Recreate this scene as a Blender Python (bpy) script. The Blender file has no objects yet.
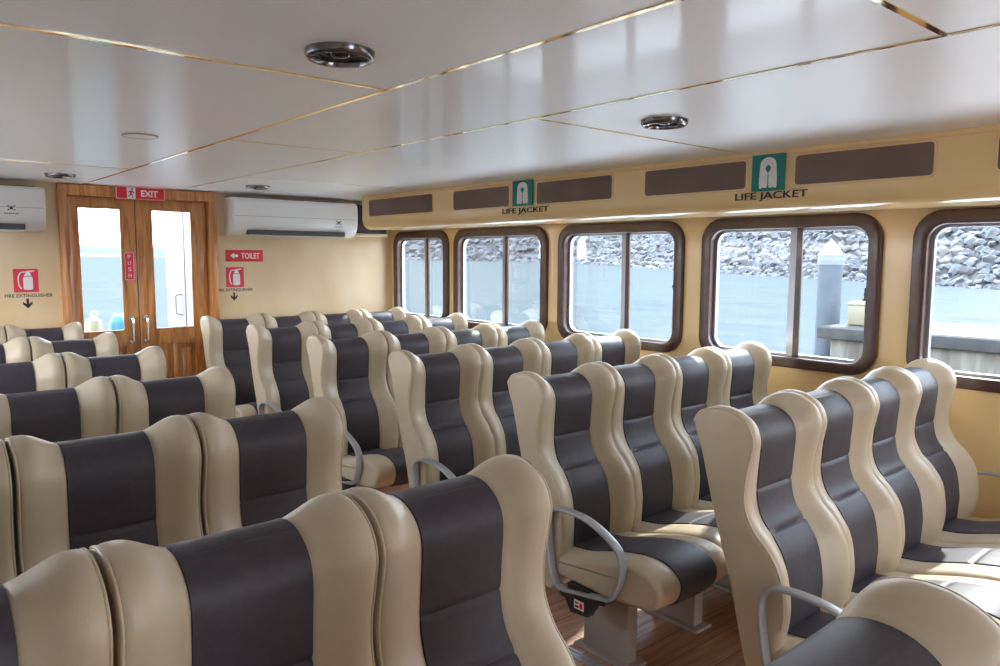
import bpy, bmesh, math, random
from mathutils import Vector, Matrix, noise
random.seed(11)
SC = bpy.context.scene
COL = SC.collection

# ------------------------------------------------------------------ camera, sky, sun, exposure
EYE = Vector((0, 0, 1.58))
YAW, PITCH, ROLL, FPX = 0.7074, 0.1008, 0.0048, 748.96
right = Vector((math.cos(YAW), -math.sin(YAW), 0))
fwd = Vector((math.sin(YAW)*math.cos(PITCH), math.cos(YAW)*math.cos(PITCH), -math.sin(PITCH)))
upv = right.cross(fwd)
r2 = right*math.cos(ROLL) + upv*math.sin(ROLL)
u2 = upv*math.cos(ROLL) - right*math.sin(ROLL)
cd = bpy.data.cameras.new('camera'); co = bpy.data.objects.new('camera', cd); COL.objects.link(co)
cd.sensor_width = 36; cd.lens = FPX*36/1000; cd.clip_start = .02; cd.clip_end = 5000
co.matrix_world = Matrix(((r2.x, u2.x, -fwd.x, EYE.x), (r2.y, u2.y, -fwd.y, EYE.y), (r2.z, u2.z, -fwd.z, EYE.z), (0, 0, 0, 1)))
SC.camera = co

w = bpy.data.worlds.new('sky'); SC.world = w; w.use_nodes = True
nt = w.node_tree; nt.nodes.clear()
out = nt.nodes.new('ShaderNodeOutputWorld'); bg = nt.nodes.new('ShaderNodeBackground')
tc = nt.nodes.new('ShaderNodeTexCoord'); sx = nt.nodes.new('ShaderNodeSeparateXYZ'); cr = nt.nodes.new('ShaderNodeValToRGB')
nt.links.new(tc.outputs['Generated'], sx.inputs[0]); nt.links.new(sx.outputs['Z'], cr.inputs[0])
cr.color_ramp.elements[0].position = 0.0; cr.color_ramp.elements[0].color = (.97, .98, 1, 1)
cr.color_ramp.elements[1].position = .75; cr.color_ramp.elements[1].color = (.62, .78, 1, 1)
nt.links.new(cr.outputs[0], bg.inputs[0]); bg.inputs[1].default_value = 5.0
nt.links.new(bg.outputs[0], out.inputs[0])

sd = bpy.data.lights.new('sun', 'SUN'); so = bpy.data.objects.new('sun', sd); COL.objects.link(so)
SUN_AZ, SUN_EL = math.radians(72), math.radians(37)
sdir = Vector((math.sin(SUN_AZ)*math.cos(SUN_EL), math.cos(SUN_AZ)*math.cos(SUN_EL), math.sin(SUN_EL)))
so.rotation_euler = sdir.to_track_quat('Z', 'Y').to_euler(); so.location = (30, 10, 25)
sd.energy = 3.8; sd.angle = math.radians(1.0); sd.color = (1, .95, .86)

vs = SC.view_settings
vs.view_transform = 'Standard'; vs.look = 'None'; vs.gamma = 1; vs.use_curve_mapping = False; vs.exposure = 1.25
SC.cycles.use_denoising = True
SC.cycles.max_bounces = 14; SC.cycles.diffuse_bounces = 8; SC.cycles.transparent_max_bounces = 16
SC.cycles.sample_clamp_indirect = 8; SC.cycles.caustics_reflective = False; SC.cycles.caustics_refractive = False

# ------------------------------------------------------------------ materials
def mat(name, col, rough=.5, metal=0, spec=.5, coat=0, bump=None, vary=None, trans=0):
    m = bpy.data.materials.new(name); m.use_nodes = True; n = m.node_tree; b = n.nodes['Principled BSDF']
    b.inputs['Base Color'].default_value = (*col, 1); b.inputs['Roughness'].default_value = rough
    b.inputs['Metallic'].default_value = metal; b.inputs['Specular IOR Level'].default_value = spec
    b.inputs['Coat Weight'].default_value = coat; b.inputs['Coat Roughness'].default_value = .08
    t = n.nodes.new('ShaderNodeTexCoord')
    if bump:
        sc, st = bump
        x = n.nodes.new('ShaderNodeTexNoise'); x.inputs['Scale'].default_value = sc; x.inputs['Detail'].default_value = 4
        bp = n.nodes.new('ShaderNodeBump'); bp.inputs['Strength'].default_value = st; bp.inputs['Distance'].default_value = .002
        n.links.new(t.outputs['Object'], x.inputs[0]); n.links.new(x.outputs[0], bp.inputs['Height']); n.links.new(bp.outputs[0], b.inputs['Normal'])
    if vary:
        sc, c2 = vary[:2]
        x = n.nodes.new('ShaderNodeTexNoise'); x.inputs['Scale'].default_value = sc; x.inputs['Detail'].default_value = 5
        r = n.nodes.new('ShaderNodeValToRGB'); r.color_ramp.elements[0].position = .35; r.color_ramp.elements[1].position = .68
        r.color_ramp.elements[0].color = (*col, 1); r.color_ramp.elements[1].color = (*c2, 1)
        if len(vary) > 2:
            mp = n.nodes.new('ShaderNodeMapping'); mp.inputs['Scale'].default_value = vary[2]
            n.links.new(t.outputs['Object'], mp.inputs[0]); n.links.new(mp.outputs[0], x.inputs[0])
        else: n.links.new(t.outputs['Object'], x.inputs[0])
        n.links.new(x.outputs[0], r.inputs[0]); n.links.new(r.outputs[0], b.inputs['Base Color'])
    return m

M = {}
M['cream'] = mat('cream_leather', (.51, .425, .30), .40, spec=.5, bump=(260, .12), vary=(9, (.55, .46, .335)))
M['dark'] = mat('charcoal_leather', (.046, .039, .053), .50, spec=.4, bump=(300, .15), vary=(60, (.055, .049, .060)))
M['beige'] = mat('beige_gelcoat', (.85, .625, .32), .22, spec=.5, coat=.3, vary=(1.2, (.87, .65, .345)))
M['frontwall'] = mat('tan_wall', (.70, .52, .29), .3, coat=.25, vary=(2.2, (.79, .65, .43), (1, 1, .45)))  # paler patches paint reflections into the wall colour
M['ceil'] = mat('white_ceiling_panel', (.89, .905, .92), .36, coat=.15, vary=(.8, (.905, .92, .935)))
M['brass'] = mat('polished_strip', (.86, .70, .45), .06, metal=1)
M['seam'] = mat('seam_dark', (.10, .08, .06), .5)
M['brown'] = mat('brown_window_frame', (.068, .031, .025), .3, coat=.2, vary=(14, (.095, .047, .038)))
M['alu'] = mat('aluminium', (.42, .43, .48), .4, metal=.8)
M['chrome'] = mat('chrome', (.82, .82, .84), .08, metal=1)
M['armgrey'] = mat('grey_armrest', (.40, .41, .43), .35, metal=.35)
M['black'] = mat('black_plastic', (.012, .012, .013), .4)
M['darkglass'] = mat('dark_reflector', (.06, .06, .065), .08, metal=.8)
M['panelbrown'] = mat('locker_panel_net', (.155, .095, .072), .5, coat=.1, vary=(3, (.21, .14, .115)))
M['red'] = mat('sign_red', (.72, .018, .035), .35)
M['pinkred'] = mat('sign_pink_red', (.76, .035, .085), .35)
M['white'] = mat('sign_white', (.85, .85, .84), .4)
M['teal'] = mat('sign_teal', (.0, .20, .19), .35)
M['ink'] = mat('black_ink', (.01, .01, .01), .5)
M['acwhite'] = mat('ac_white', (.80, .80, .79), .28, coat=.3)
M['acgrey'] = mat('ac_grey', (.09, .09, .10), .4)
M['ped'] = mat('pedestal_grey', (.36, .31, .27), .5)
M['darkbrown'] = mat('dark_brown', (.03, .018, .012), .5)
M['whitepaint'] = mat('white_paint', (.85, .83, .82), .4)
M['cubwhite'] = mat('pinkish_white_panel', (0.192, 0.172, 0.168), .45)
M['deckwhite'] = mat('deck_paint', (.62, .64, .64), .5)
M['tealplastic'] = mat('teal_plastic', (0.016, 0.120, 0.160), .4)
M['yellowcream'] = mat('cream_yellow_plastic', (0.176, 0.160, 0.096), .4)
M['concrete'] = mat('dock_concrete', (.085, .07, .058), .85, spec=.2, vary=(2.6, (.16, .145, .125), (1, 3.0, .5)))
M['dockdeck'] = mat('dock_deck', (.048, .044, .036), .85, spec=.2, vary=(4, (.068, .062, .053)))
M['docklip'] = mat('dock_edge', (.036, .034, .034), .85, spec=.2, vary=(6, (.052, .049, .047)))
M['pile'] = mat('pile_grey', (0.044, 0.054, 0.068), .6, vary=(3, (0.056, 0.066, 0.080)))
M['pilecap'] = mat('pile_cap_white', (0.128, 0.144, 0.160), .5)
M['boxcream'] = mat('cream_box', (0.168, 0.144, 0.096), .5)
M['crown'] = mat('crown_wall', (0.064, 0.076, 0.096), .9)
M['hill'] = mat('hazy_shore', (0.080, 0.092, 0.096), 1, vary=(.02, (0.100, 0.112, 0.116)))  # pale greys put distance haze into the shore colour
M['shore'] = mat('pale_shore', (0.104, 0.112, 0.112), 1)

def wood():
    m = bpy.data.materials.new('varnished_wood'); m.use_nodes = True; n = m.node_tree; b = n.nodes['Principled BSDF']
    t = n.nodes.new('ShaderNodeTexCoord'); mp = n.nodes.new('ShaderNodeMapping'); mp.inputs['Scale'].default_value = (9, 9, .8)
    x = n.nodes.new('ShaderNodeTexNoise'); x.inputs['Scale'].default_value = 2.2; x.inputs['Detail'].default_value = 7; x.inputs['Distortion'].default_value = 1.6
    r = n.nodes.new('ShaderNodeValToRGB'); e = r.color_ramp.elements
    e[0].position = .3; e[0].color = (.30, .105, .028, 1); e[1].position = .72; e[1].color = (.70, .34, .11, 1)
    k = e.new(.5); k.color = (.55, .235, .065, 1)
    n.links.new(t.outputs['Object'], mp.inputs[0]); n.links.new(mp.outputs[0], x.inputs[0]); n.links.new(x.outputs[0], r.inputs[0]); n.links.new(r.outputs[0], b.inputs['Base Color'])
    b.inputs['Roughness'].default_value = .28; b.inputs['Coat Weight'].default_value = .4; b.inputs['Coat Roughness'].default_value = .12
    return m
M['wood'] = wood()

def floor_mat():
    m = bpy.data.materials.new('wood_plank_vinyl'); m.use_nodes = True; n = m.node_tree; b = n.nodes['Principled BSDF']
    t = n.nodes.new('ShaderNodeTexCoord')
    rot = n.nodes.new('ShaderNodeMapping'); 
    br = n.nodes.new('ShaderNodeTexBrick'); br.inputs['Scale'].default_value = 1
    br.inputs['Brick Width'].default_value = 1.1; br.inputs['Row Height'].default_value = .13; br.inputs['Mortar Size'].default_value = .002
    br.inputs['Color1'].default_value = (.52, .31, .20, 1); br.inputs['Color2'].default_value = (.60, .37, .25, 1); br.inputs['Mortar'].default_value = (.20, .11, .07, 1)
    n.links.new(t.outputs['Object'], rot.inputs[0]); n.links.new(rot.outputs[0], br.inputs[0])
    mp = n.nodes.new('ShaderNodeMapping'); mp.inputs['Scale'].default_value = (2.5, 28, 1)
    x = n.nodes.new('ShaderNodeTexNoise'); x.inputs['Scale'].default_value = 1.5; x.inputs['Detail'].default_value = 6
    n.links.new(rot.outputs[0], mp.inputs[0]); n.links.new(mp.outputs[0], x.inputs[0])
    r = n.nodes.new('ShaderNodeValToRGB'); r.color_ramp.elements[0].position = .3; r.color_ramp.elements[0].color = (.62, .6, .58, 1); r.color_ramp.elements[1].position = .7; r.color_ramp.elements[1].color = (1.15, 1.12, 1.1, 1)
    n.links.new(x.outputs[0], r.inputs[0])
    mx = n.nodes.new('ShaderNodeMix'); mx.data_type = 'RGBA'; mx.blend_type = 'MULTIPLY'; mx.inputs[0].default_value = 1
    n.links.new(br.outputs[0], mx.inputs[6]); n.links.new(r.outputs[0], mx.inputs[7]); n.links.new(mx.outputs[2], b.inputs['Base Color'])
    b.inputs['Roughness'].default_value = .4
    return m
M['floor'] = floor_mat()

def glass_mat(name, tint, gl=.6):
    m = bpy.data.materials.new(name); m.use_nodes = True; n = m.node_tree; n.nodes.clear()
    o = n.nodes.new('ShaderNodeOutputMaterial'); mix = n.nodes.new('ShaderNodeMixShader')
    tr = n.nodes.new('ShaderNodeBsdfTransparent'); tr.inputs[0].default_value = (*tint, 1)
    g = n.nodes.new('ShaderNodeBsdfGlossy'); g.inputs['Roughness'].default_value = .02
    f = n.nodes.new('ShaderNodeFresnel'); f.inputs[0].default_value = 1.45
    k = n.nodes.new('ShaderNodeMath'); k.operation = 'MULTIPLY'; k.inputs[1].default_value = gl
    n.links.new(f.outputs[0], k.inputs[0]); n.links.new(k.outputs[0], mix.inputs[0]); n.links.new(tr.outputs[0], mix.inputs[1]); n.links.new(g.outputs[0], mix.inputs[2]); n.links.new(mix.outputs[0], o.inputs[0])
    return m
M['glass'] = glass_mat('window_glass', (.93, .96, .98), .3)

def water_mat():
    m = bpy.data.materials.new('sea_water'); m.use_nodes = True; n = m.node_tree; n.nodes.clear()
    o = n.nodes.new('ShaderNodeOutputMaterial'); mix = n.nodes.new('ShaderNodeMixShader'); mix.inputs[0].default_value = .012
    d = n.nodes.new('ShaderNodeBsdfDiffuse'); g = n.nodes.new('ShaderNodeBsdfGlossy'); g.inputs['Roughness'].default_value = .15
    t = n.nodes.new('ShaderNodeTexCoord'); mp = n.nodes.new('ShaderNodeMapping'); mp.inputs['Scale'].default_value = (1, .4, 1); mp.inputs['Rotation'].default_value = (0, 0, .5)
    x = n.nodes.new('ShaderNodeTexNoise'); x.inputs['Scale'].default_value = .5; x.inputs['Detail'].default_value = 8; x.inputs['Roughness'].default_value = .65
    bp = n.nodes.new('ShaderNodeBump'); bp.inputs['Strength'].default_value = .6; bp.inputs['Distance'].default_value = .5
    r = n.nodes.new('ShaderNodeValToRGB'); r.color_ramp.elements[0].position = .35; r.color_ramp.elements[0].color = (.062, .0725, .0725, 1); r.color_ramp.elements[1].position = .7; r.color_ramp.elements[1].color = (.082, .090, .089, 1)
    n.links.new(t.outputs['Object'], mp.inputs[0]); n.links.new(mp.outputs[0], x.inputs[0]); n.links.new(x.outputs[0], bp.inputs['Height']); n.links.new(x.outputs[0], r.inputs[0])
    n.links.new(r.outputs[0], d.inputs[0]); n.links.new(bp.outputs[0], d.inputs['Normal']); n.links.new(bp.outputs[0], g.inputs['Normal'])
    n.links.new(d.outputs[0], mix.inputs[1]); n.links.new(g.outputs[0], mix.inputs[2]); n.links.new(mix.outputs[0], o.inputs[0])
    return m
M['water'] = water_mat()

def rock_mat():
    m = mat('breakwater_rock', (.17, .165, .175), .85, bump=(3, .6))
    n = m.node_tree; b = n.nodes['Principled BSDF']
    oi = n.nodes.new('ShaderNodeObjectInfo'); t = n.nodes.new('ShaderNodeTexCoord')
    x = n.nodes.new('ShaderNodeTexNoise'); x.inputs['Scale'].default_value = .8; x.inputs['Detail'].default_value = 3
    n.links.new(t.outputs['Object'], x.inputs[0])
    r = n.nodes.new('ShaderNodeValToRGB'); r.color_ramp.elements[0].position = .3; r.color_ramp.elements[0].color = (.058, .057, .062, 1); r.color_ramp.elements[1].position = .75; r.color_ramp.elements[1].color = (.135, .13, .128, 1)
    n.links.new(x.outputs[0], r.inputs[0]); n.links.new(r.outputs[0], b.inputs['Base Color'])
    return m
M['rock'] = rock_mat()

# ------------------------------------------------------------------ helpers
def tag(o, label=None, cat=None, group=None, kind=None):
    if label: o['label'] = label
    if cat: o['category'] = cat
    if group: o['group'] = group
    if kind: o['kind'] = kind
    return o
def link(name, me, mats, parent=None, loc=None):
    o = bpy.data.objects.new(name, me); COL.objects.link(o)
    if not isinstance(mats, (list, tuple)): mats = [mats]
    if len(me.materials) == 0:
        for m in mats: me.materials.append(m)
    if parent: o.parent = parent
    if loc: o.location = loc
    return o
def empty(name, loc=(0, 0, 0), label=None, cat=None, group=None):
    o = bpy.data.objects.new(name, None); o.empty_display_size = .1; COL.objects.link(o); o.location = loc
    return tag(o, label, cat, group)
def finish(bm, name, smooth=35, bevel=0):
    bmesh.ops.recalc_face_normals(bm, faces=bm.faces)
    me = bpy.data.meshes.new(name); bm.to_mesh(me); bm.free()
    if smooth:
        for p in me.polygons: p.use_smooth = True
        me.set_sharp_from_angle(angle=math.radians(smooth))
    return me
def box(bm, x0, x1, y0, y1, z0, z1, bev=0, mi=0):
    v = [bm.verts.new(p) for p in ((x0,y0,z0),(x1,y0,z0),(x1,y1,z0),(x0,y1,z0),(x0,y0,z1),(x1,y0,z1),(x1,y1,z1),(x0,y1,z1))]
    fs = [bm.faces.new([v[i] for i in f]) for f in ((0,3,2,1),(4,5,6,7),(0,1,5,4),(1,2,6,5),(2,3,7,6),(3,0,4,7))]
    for f in fs: f.material_index = mi
    if bev:
        es = list({e for f in fs for e in f.edges})
        r = bmesh.ops.bevel(bm, geom=es, offset=bev, segments=3, affect='EDGES', profile=.5)
        for f in r['faces']: f.material_index = mi
def boxobj(name, b, m, parent=None, bev=0, loc=None):
    bm = bmesh.new(); box(bm, *b, bev=bev); return link(name, finish(bm, name), m, parent, loc)
def sweep(bm, pts, sect, closed=False, upd=Vector((1, 0, 0)), mi=0):
    """sweep a 2D section (list of (a,b)) along pts; a along upd, b along the in-plane normal"""
    n = len(pts); rings = []
    for i, p in enumerate(pts):
        p = Vector(p)
        a = Vector(pts[(i-1) % n]) if (closed or i > 0) else p
        c = Vector(pts[(i+1) % n]) if (closed or i < n-1) else p
        t = (c-a).normalized(); nb = t.cross(upd).normalized(); ua = nb.cross(t).normalized()
        rings.append([bm.verts.new(p + ua*s[0] + nb*s[1]) for s in sect])
    k = len(sect)
    for i in range(n if closed else n-1):
        A, B = rings[i], rings[(i+1) % n]
        for j in range(k): bm.faces.new((A[j], A[(j+1) % k], B[(j+1) % k], B[j])).material_index = mi
    if not closed:
        bm.faces.new(rings[0]).material_index = mi; bm.faces.new(rings[-1][::-1]).material_index = mi
def circ(r, n=12): return [(r*math.cos(2*math.pi*i/n), r*math.sin(2*math.pi*i/n)) for i in range(n)]
def rrect(hw, hh, r, n=3):
    o = []
    for cx, cy, a0 in ((hw-r, hh-r, 0), (-hw+r, hh-r, 90), (-hw+r, -hh+r, 180), (hw-r, -hh+r, 270)):
        for i in range(n+1):
            a = math.radians(a0 + 90*i/n); o.append((cx+r*math.cos(a), cy+r*math.sin(a)))
    return o
def rr(x0, x1, y0, y1, r, n=6):
    return [(p[0]+(x0+x1)/2, p[1]+(y0+y1)/2) for p in rrect((x1-x0)/2, (y1-y0)/2, r, n)]
def rect(x0, x1, y0, y1): return [(x0, y0), (x1, y0), (x1, y1), (x0, y1)]
def lathe(bm, prof, n=32, M4=None, mi=0):
    rings = []
    for r, z in prof:
        if r < 1e-6: rings.append([bm.verts.new((0, 0, z))])
        else: rings.append([bm.verts.new((r*math.cos(2*math.pi*i/n), r*math.sin(2*math.pi*i/n), z)) for i in range(n)])
    for A, B in zip(rings, rings[1:]):
        for j in range(n):
            if len(A) == 1: f = (A[0], B[j], B[(j+1) % n])
            elif len(B) == 1: f = (A[j], A[(j+1) % n], B[0])
            else: f = (A[j], A[(j+1) % n], B[(j+1) % n], B[j])
            bm.faces.new(f).material_index = mi
    if M4: bmesh.ops.transform(bm, matrix=M4, verts=[v for R in rings for v in R])
# planes: how a flat shape (a right, b up, c towards the viewer) stands in the cabin
def P_front(y0): return lambda a, b, c: (a, y0-c, b)
def P_side(x0): return lambda a, b, c: (x0+c, a, b)          # a runs along +y
def P_soff(x0, y0): return lambda a, b, c: (x0-c, y0-a, b)   # read from inside the cabin
def plate(loops, depth, place, bevel=0):
    cu = bpy.data.curves.new('tmp', 'CURVE'); cu.dimensions = '2D'; cu.fill_mode = 'BOTH'; cu.extrude = depth/2 - bevel
    cu.bevel_depth = bevel; cu.bevel_resolution = 2; cu.offset = -bevel
    for L in loops:
        s = cu.splines.new('POLY'); s.points.add(len(L)-1); s.use_cyclic_u = True
        for p, q in zip(s.points, L): p.co = (q[0], q[1], 0, 1)
    o = bpy.data.objects.new('tmp', cu); me = bpy.data.meshes.new_from_object(o)
    bpy.data.objects.remove(o); bpy.data.curves.remove(cu)
    bm = bmesh.new(); bm.from_mesh(me); bpy.data.meshes.remove(me)
    bmesh.ops.remove_doubles(bm, verts=bm.verts, dist=1e-5)
    for v in bm.verts: v.co = place(v.co.x, v.co.y, v.co.z + depth/2)
    me = finish(bm, 'plate', 40); me.materials.clear(); return me
def text(body, width, height, place, depth=.0012, bold=0, spacing=1.0):
    """text mesh fitted to a width x height box centred on 0"""
    cu = bpy.data.curves.new('tmp', 'FONT'); cu.body = body; cu.align_x = 'CENTER'; cu.extrude = .01; cu.offset = bold; cu.space_character = spacing; cu.resolution_u = 4
    o = bpy.data.objects.new('tmp', cu); me = bpy.data.meshes.new_from_object(o)
    bpy.data.objects.remove(o); bpy.data.curves.remove(cu)
    xs = [v.co.x for v in me.vertices]; ys = [v.co.y for v in me.vertices]
    x0, x1, y0, y1 = min(xs), max(xs), min(ys), max(ys)
    for v in me.vertices:
        a = (v.co.x-(x0+x1)/2)/(x1-x0)*width; b = (v.co.y-(y0+y1)/2)/(y1-y0)*height; c = (v.co.z+.01)/.02*depth
        v.co = place(a, b, c)
    me.materials.clear(); return me
def off(place, a0, b0, c0=0): return lambda a, b, c: place(a+a0, b+b0, c+c0)
def struct(name, me, m, parent=None): return tag(link(name, me, m, parent), kind='structure')
def catmull(P, n, closed=False):
    out = []; k = len(P)
    seg = k if closed else k-1
    for i in range(seg):
        g = lambda j: Vector((*P[j % k], 0)[:3]) if closed else Vector((*P[max(0, min(k-1, j))], 0)[:3])
        p0, p1, p2, p3 = g(i-1), g(i), g(i+1), g(i+2)
        for s in range(n):
            t = s/n
            out.append(.5*((2*p1)+(p2-p0)*t+(2*p0-5*p1+4*p2-p3)*t*t+(3*p1-p0-3*p2+p3)*t**3))
    if not closed: out.append(Vector((*P[-1], 0)[:3]))
    return out

# ------------------------------------------------------------------ the setting
XL, XR, YF, YB, ZC = -.81, 4.05, 6.4, -2.6, 2.11
bm = bmesh.new(); box(bm, XL-.1, XR+.1, YB-.1, YF+.1, -.08, 0); struct('floor', finish(bm, 'floor', 0), M['floor'])
bm = bmesh.new(); box(bm, XL-.1, XR+.1, YB-.1, YF+.1, ZC, ZC+.08); struct('ceiling', finish(bm, 'ceiling', 0), M['ceil'])
# polished strips over the ceiling seams
strips = [((1.310, 1.325), (YB, YF)), ((1.990, 2.002), (YB, YF)),
          ((XL, 1.312), (2.098, 2.113)), ((XL, 1.312), (5.04, 5.048)),
          ((1.324, 1.990), (.703, .720)), ((1.324, 1.990), (3.455, 3.461)),
          ((2.002, 3.46), (2.135, 2.145)), ((2.002, 3.46), (4.99, 4.996)),
          ((.62, .63), (YB, .3)), ((XL, .62), (-.7, -.69))]
for i, ((x0, x1), (y0, y1)) in enumerate(strips):
    bm = bmesh.new(); box(bm, x0, x1, y0, y1, ZC-.003, ZC+.001)
    struct('trim_%d' % (i+1), finish(bm, 'trim', 0), M['brass'])

# windows in the side wall: y-span of outer frame
WZ0, WZ1 = .957, 1.822
WINS = [(5.44, 6.33), (4.165, 5.35), (2.91, 4.04), (1.68, 2.77), (.36, 1.53), (-.98, .22)]
holes = [rr(a+.04, b-.04, WZ0+.04, WZ1-.04, .10) for a, b in WINS]
struct('wall_right', plate([rect(YB, YF, 0, ZC)] + holes, .06, P_side(XR)), M['beige'])
holesL = [rr(a, b, WZ0+.03, WZ1-.03, .10) for a, b in WINS[:3]]
M['palewall'] = mat('pale_grey_wall', (.66, .65, .63), .4)
struct('wall_left', plate([rect(YB, YF, 0, ZC)] + holesL, .06, P_side(XL-.06)), M['palewall'])
DX0, DX1, DZ = 1.20, 2.25, 2.055
struct('wall_front', plate([[(XL, 0), (DX0, 0), (DX0, DZ), (DX1, DZ), (DX1, 0), (XR, 0), (XR, ZC), (XL, ZC)]], .06, P_front(YF+.06)), M['frontwall'])
struct('wall_rear', plate([[(XL, 0), (1.2, 0), (1.2, 2.0), (2.2, 2.0), (2.2, 0), (XR, 0), (XR, ZC), (XL, ZC)]], .06, P_front(YB)), M['palewall'])

for i, (a, b) in enumerate(WINS):
    r = empty('window_%d' % (i+1), (XR, (a+b)/2, WZ0)); r['kind'] = 'structure'
    def loc(me): 
        for v in me.vertices: v.co -= Vector((XR, (a+b)/2, WZ0))
        return me
    O, I = rr(a, b, WZ0, WZ1, .135, 8), rr(a+.068, b-.068, WZ0+.06, WZ1-.07, .085, 8)
    link('window_frame', loc(plate([O, I], .05, P_side(XR-.03), .008)), M['brown'], r)
    I2 = rr(a+.085, b-.085, WZ0+.075, WZ1-.085, .07, 8)
    link('sash', loc(plate([rr(a+.06, b-.06, WZ0+.05, WZ1-.06, .085, 8), I2], .03, P_side(XR+.022))), M['alu'], r)
    ym = (a+b)/2 - .045
    bm = bmesh.new(); box(bm, XR+.026, XR+.05, ym-.012, ym+.028, WZ0+.06, WZ1-.07)
    link('mullion', loc(finish(bm, 'mullion', 0)), M['alu'], r)
    bm = bmesh.new(); box(bm, XR+.014, XR+.03, ym-.05, ym-.016, WZ0+.06, WZ1-.07, bev=.003)
    link('sliding_stile', loc(finish(bm, 'sliding_stile', 0)), M['brown'], r)
    bm = bmesh.new(); box(bm, XR+.034, XR+.038, a+.075, ym, WZ0+.06, WZ1-.07); box(bm, XR+.041, XR+.045, ym-.01, b-.075, WZ0+.06, WZ1-.07)
    link('pane', loc(finish(bm, 'pane', 0)), M['glass'], r)
    bm = bmesh.new(); box(bm, XR-.005, XR+.03, a+.06, a+.085, 1.36, 1.43, bev=.004); box(bm, XR-.022, XR+.0, a+.066, a+.079, 1.385, 1.405, bev=.003)
    link('latch', loc(finish(bm, 'latch', 30)), M['black'], r)

# soffit above the windows with its dark locker panels
SXF, SY1 = 3.45, 5.93
prof = [(XR, ZC), (SXF, ZC), (SXF, 1.905)]
for i in range(1, 9):
    t = i/8*math.pi/2; prof.append((SXF+.085-.085*math.cos(t), 1.905-.085*math.sin(t)))
prof += [(SXF+.35, 1.826), (XR, 1.832)]
bm = bmesh.new()
A = [bm.verts.new((x, SY1, z)) for x, z in prof]; B = [bm.verts.new((x, YB, z)) for x, z in prof]
for i in range(len(prof)): j = (i+1) % len(prof); bm.faces.new((A[i], A[j], B[j], B[i]))
bm.faces.new(A); bm.faces.new(B[::-1])
soff = struct('soffit', finish(bm, 'soffit', 25), M['beige'])
bm = bmesh.new(); box(bm, SXF-.008, SXF+.001, YB, SY1, 2.086, 2.108, bev=.002)
link('cornice_strip', finish(bm, 'cornice_strip'), M['beige'], soff)
for a, b in [(4.85, 5.81), (3.94, 4.58), (3.01, 3.665), (2.12, 2.765), (1.245, 1.86), (.35, 1.015)]:
    f = link('locker_panel', plate([rr(a, b, 1.93, 2.072, .018, 5)], .006, lambda p, q, c: (SXF-.004+c, p, q)), M['panelbrown'], soff)
    f['label'] = 'dark brown glossy recessed panel'
    link('panel_rim', plate([rr(a-.008, b+.008, 1.922, 2.08, .024, 5), rr(a+.002, b-.002, 1.932, 2.07, .017, 5)], .008, lambda p, q, c: (SXF-.006+c, p, q), .002), M['beige'], f)

# ------------------------------------------------------------------ doors
trim = struct('door_frame', plate([[(1.15, 0), (1.205, 0), (1.205, DZ-.03), (2.24, DZ-.03), (2.24, 0), (2.305, 0), (2.305, 2.106), (1.15, 2.106)]], .14, P_front(YF+.08), .006), M['wood'])
link('door_stop', plate([[(1.15, 0), (1.232, 0), (1.232, 1.99), (2.215, 1.99), (2.215, 0), (2.305, 0), (2.305, 2.1), (1.15, 2.1)]], .025, P_front(YF+.077)), M['wood'], trim)
boxobj('astragal', (1.655, 1.715, YF+.048, YF+.06, .01, 2.0), M['wood'], trim)
def door(name, x0, x1, gx0, gx1, hx, hinge_left):
    y = YF+.045
    r = empty(name, ((x0+x1)/2, y, 0.01)); r['kind'] = 'structure'
    L = lambda me: ([setattr(v, 'co', v.co-Vector(((x0+x1)/2, y, .01))) for v in me.vertices], me)[1]
    link('door_leaf', L(plate([rect(x0, x1, .01, DZ-.035), rect(gx0, gx1, .985, 1.945), rect(gx0, gx1, .14, .86)], .04, P_front(y), .004)), M['wood'], r)
    bm = bmesh.new(); xm = (gx0+gx1)/2
    box(bm, gx0-.005, gx1+.005, y-.02, y-.008, .135, .865)
    box(bm, xm-.02, xm+.02, y-.036, y-.018, .135, .865, bev=.003)
    for p, q in ((gx0+.03, xm-.045), (xm+.045, gx1-.03)): box(bm, p, q, y-.03, y-.018, .18, .82, bev=.006)
    link('lower_panel', L(finish(bm, 'lower_panel')), M['wood'], r)
    bm = bmesh.new()
    for p in (rect(gx0-.004, gx0+.012, .981, 1.949), rect(gx1-.012, gx1+.004, .981, 1.949), rect(gx0, gx1, .981, .995), rect(gx0, gx1, 1.935, 1.949)):
        box(bm, p[0][0], p[1][0], y-.046, y-.03, p[0][1], p[2][1], bev=.003)
    link('glazing_bead', L(finish(bm, 'glazing_bead')), M['wood'], r)
    bm = bmesh.new(); box(bm, gx0-.003, gx1+.003, y-.024, y-.018, .98, 1.95); link('pane', L(finish(bm, 'pane', 0)), M['glass'], r)
    bm = bmesh.new(); f = y-.04
    pts = [(hx, f+.0, .90), (hx, f-.035, .90), (hx, f-.05, .915), (hx, f-.05, 1.07), (hx, f-.035, 1.085), (hx, f, 1.085)]
    sweep(bm, catmull(pts, 5), circ(.011, 12))
    for zz in (.90, 1.085): lathe(bm, [(0, .014), (.02, .013), (.024, .006), (.024, 0)], 20, Matrix.Translation((hx, f, zz)) @ Matrix.Rotation(math.pi/2, 4, 'X'))
    h = link('door_handle', L(finish(bm, 'door_handle')), M['chrome'], r); h['label'] = 'chrome pull handle'
    return r
door('door_1', 1.209, 1.683, 1.276, 1.583, 1.627, True)
door('door_2', 1.688, 2.236, 1.80, 2.118, 1.733, False)

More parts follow.
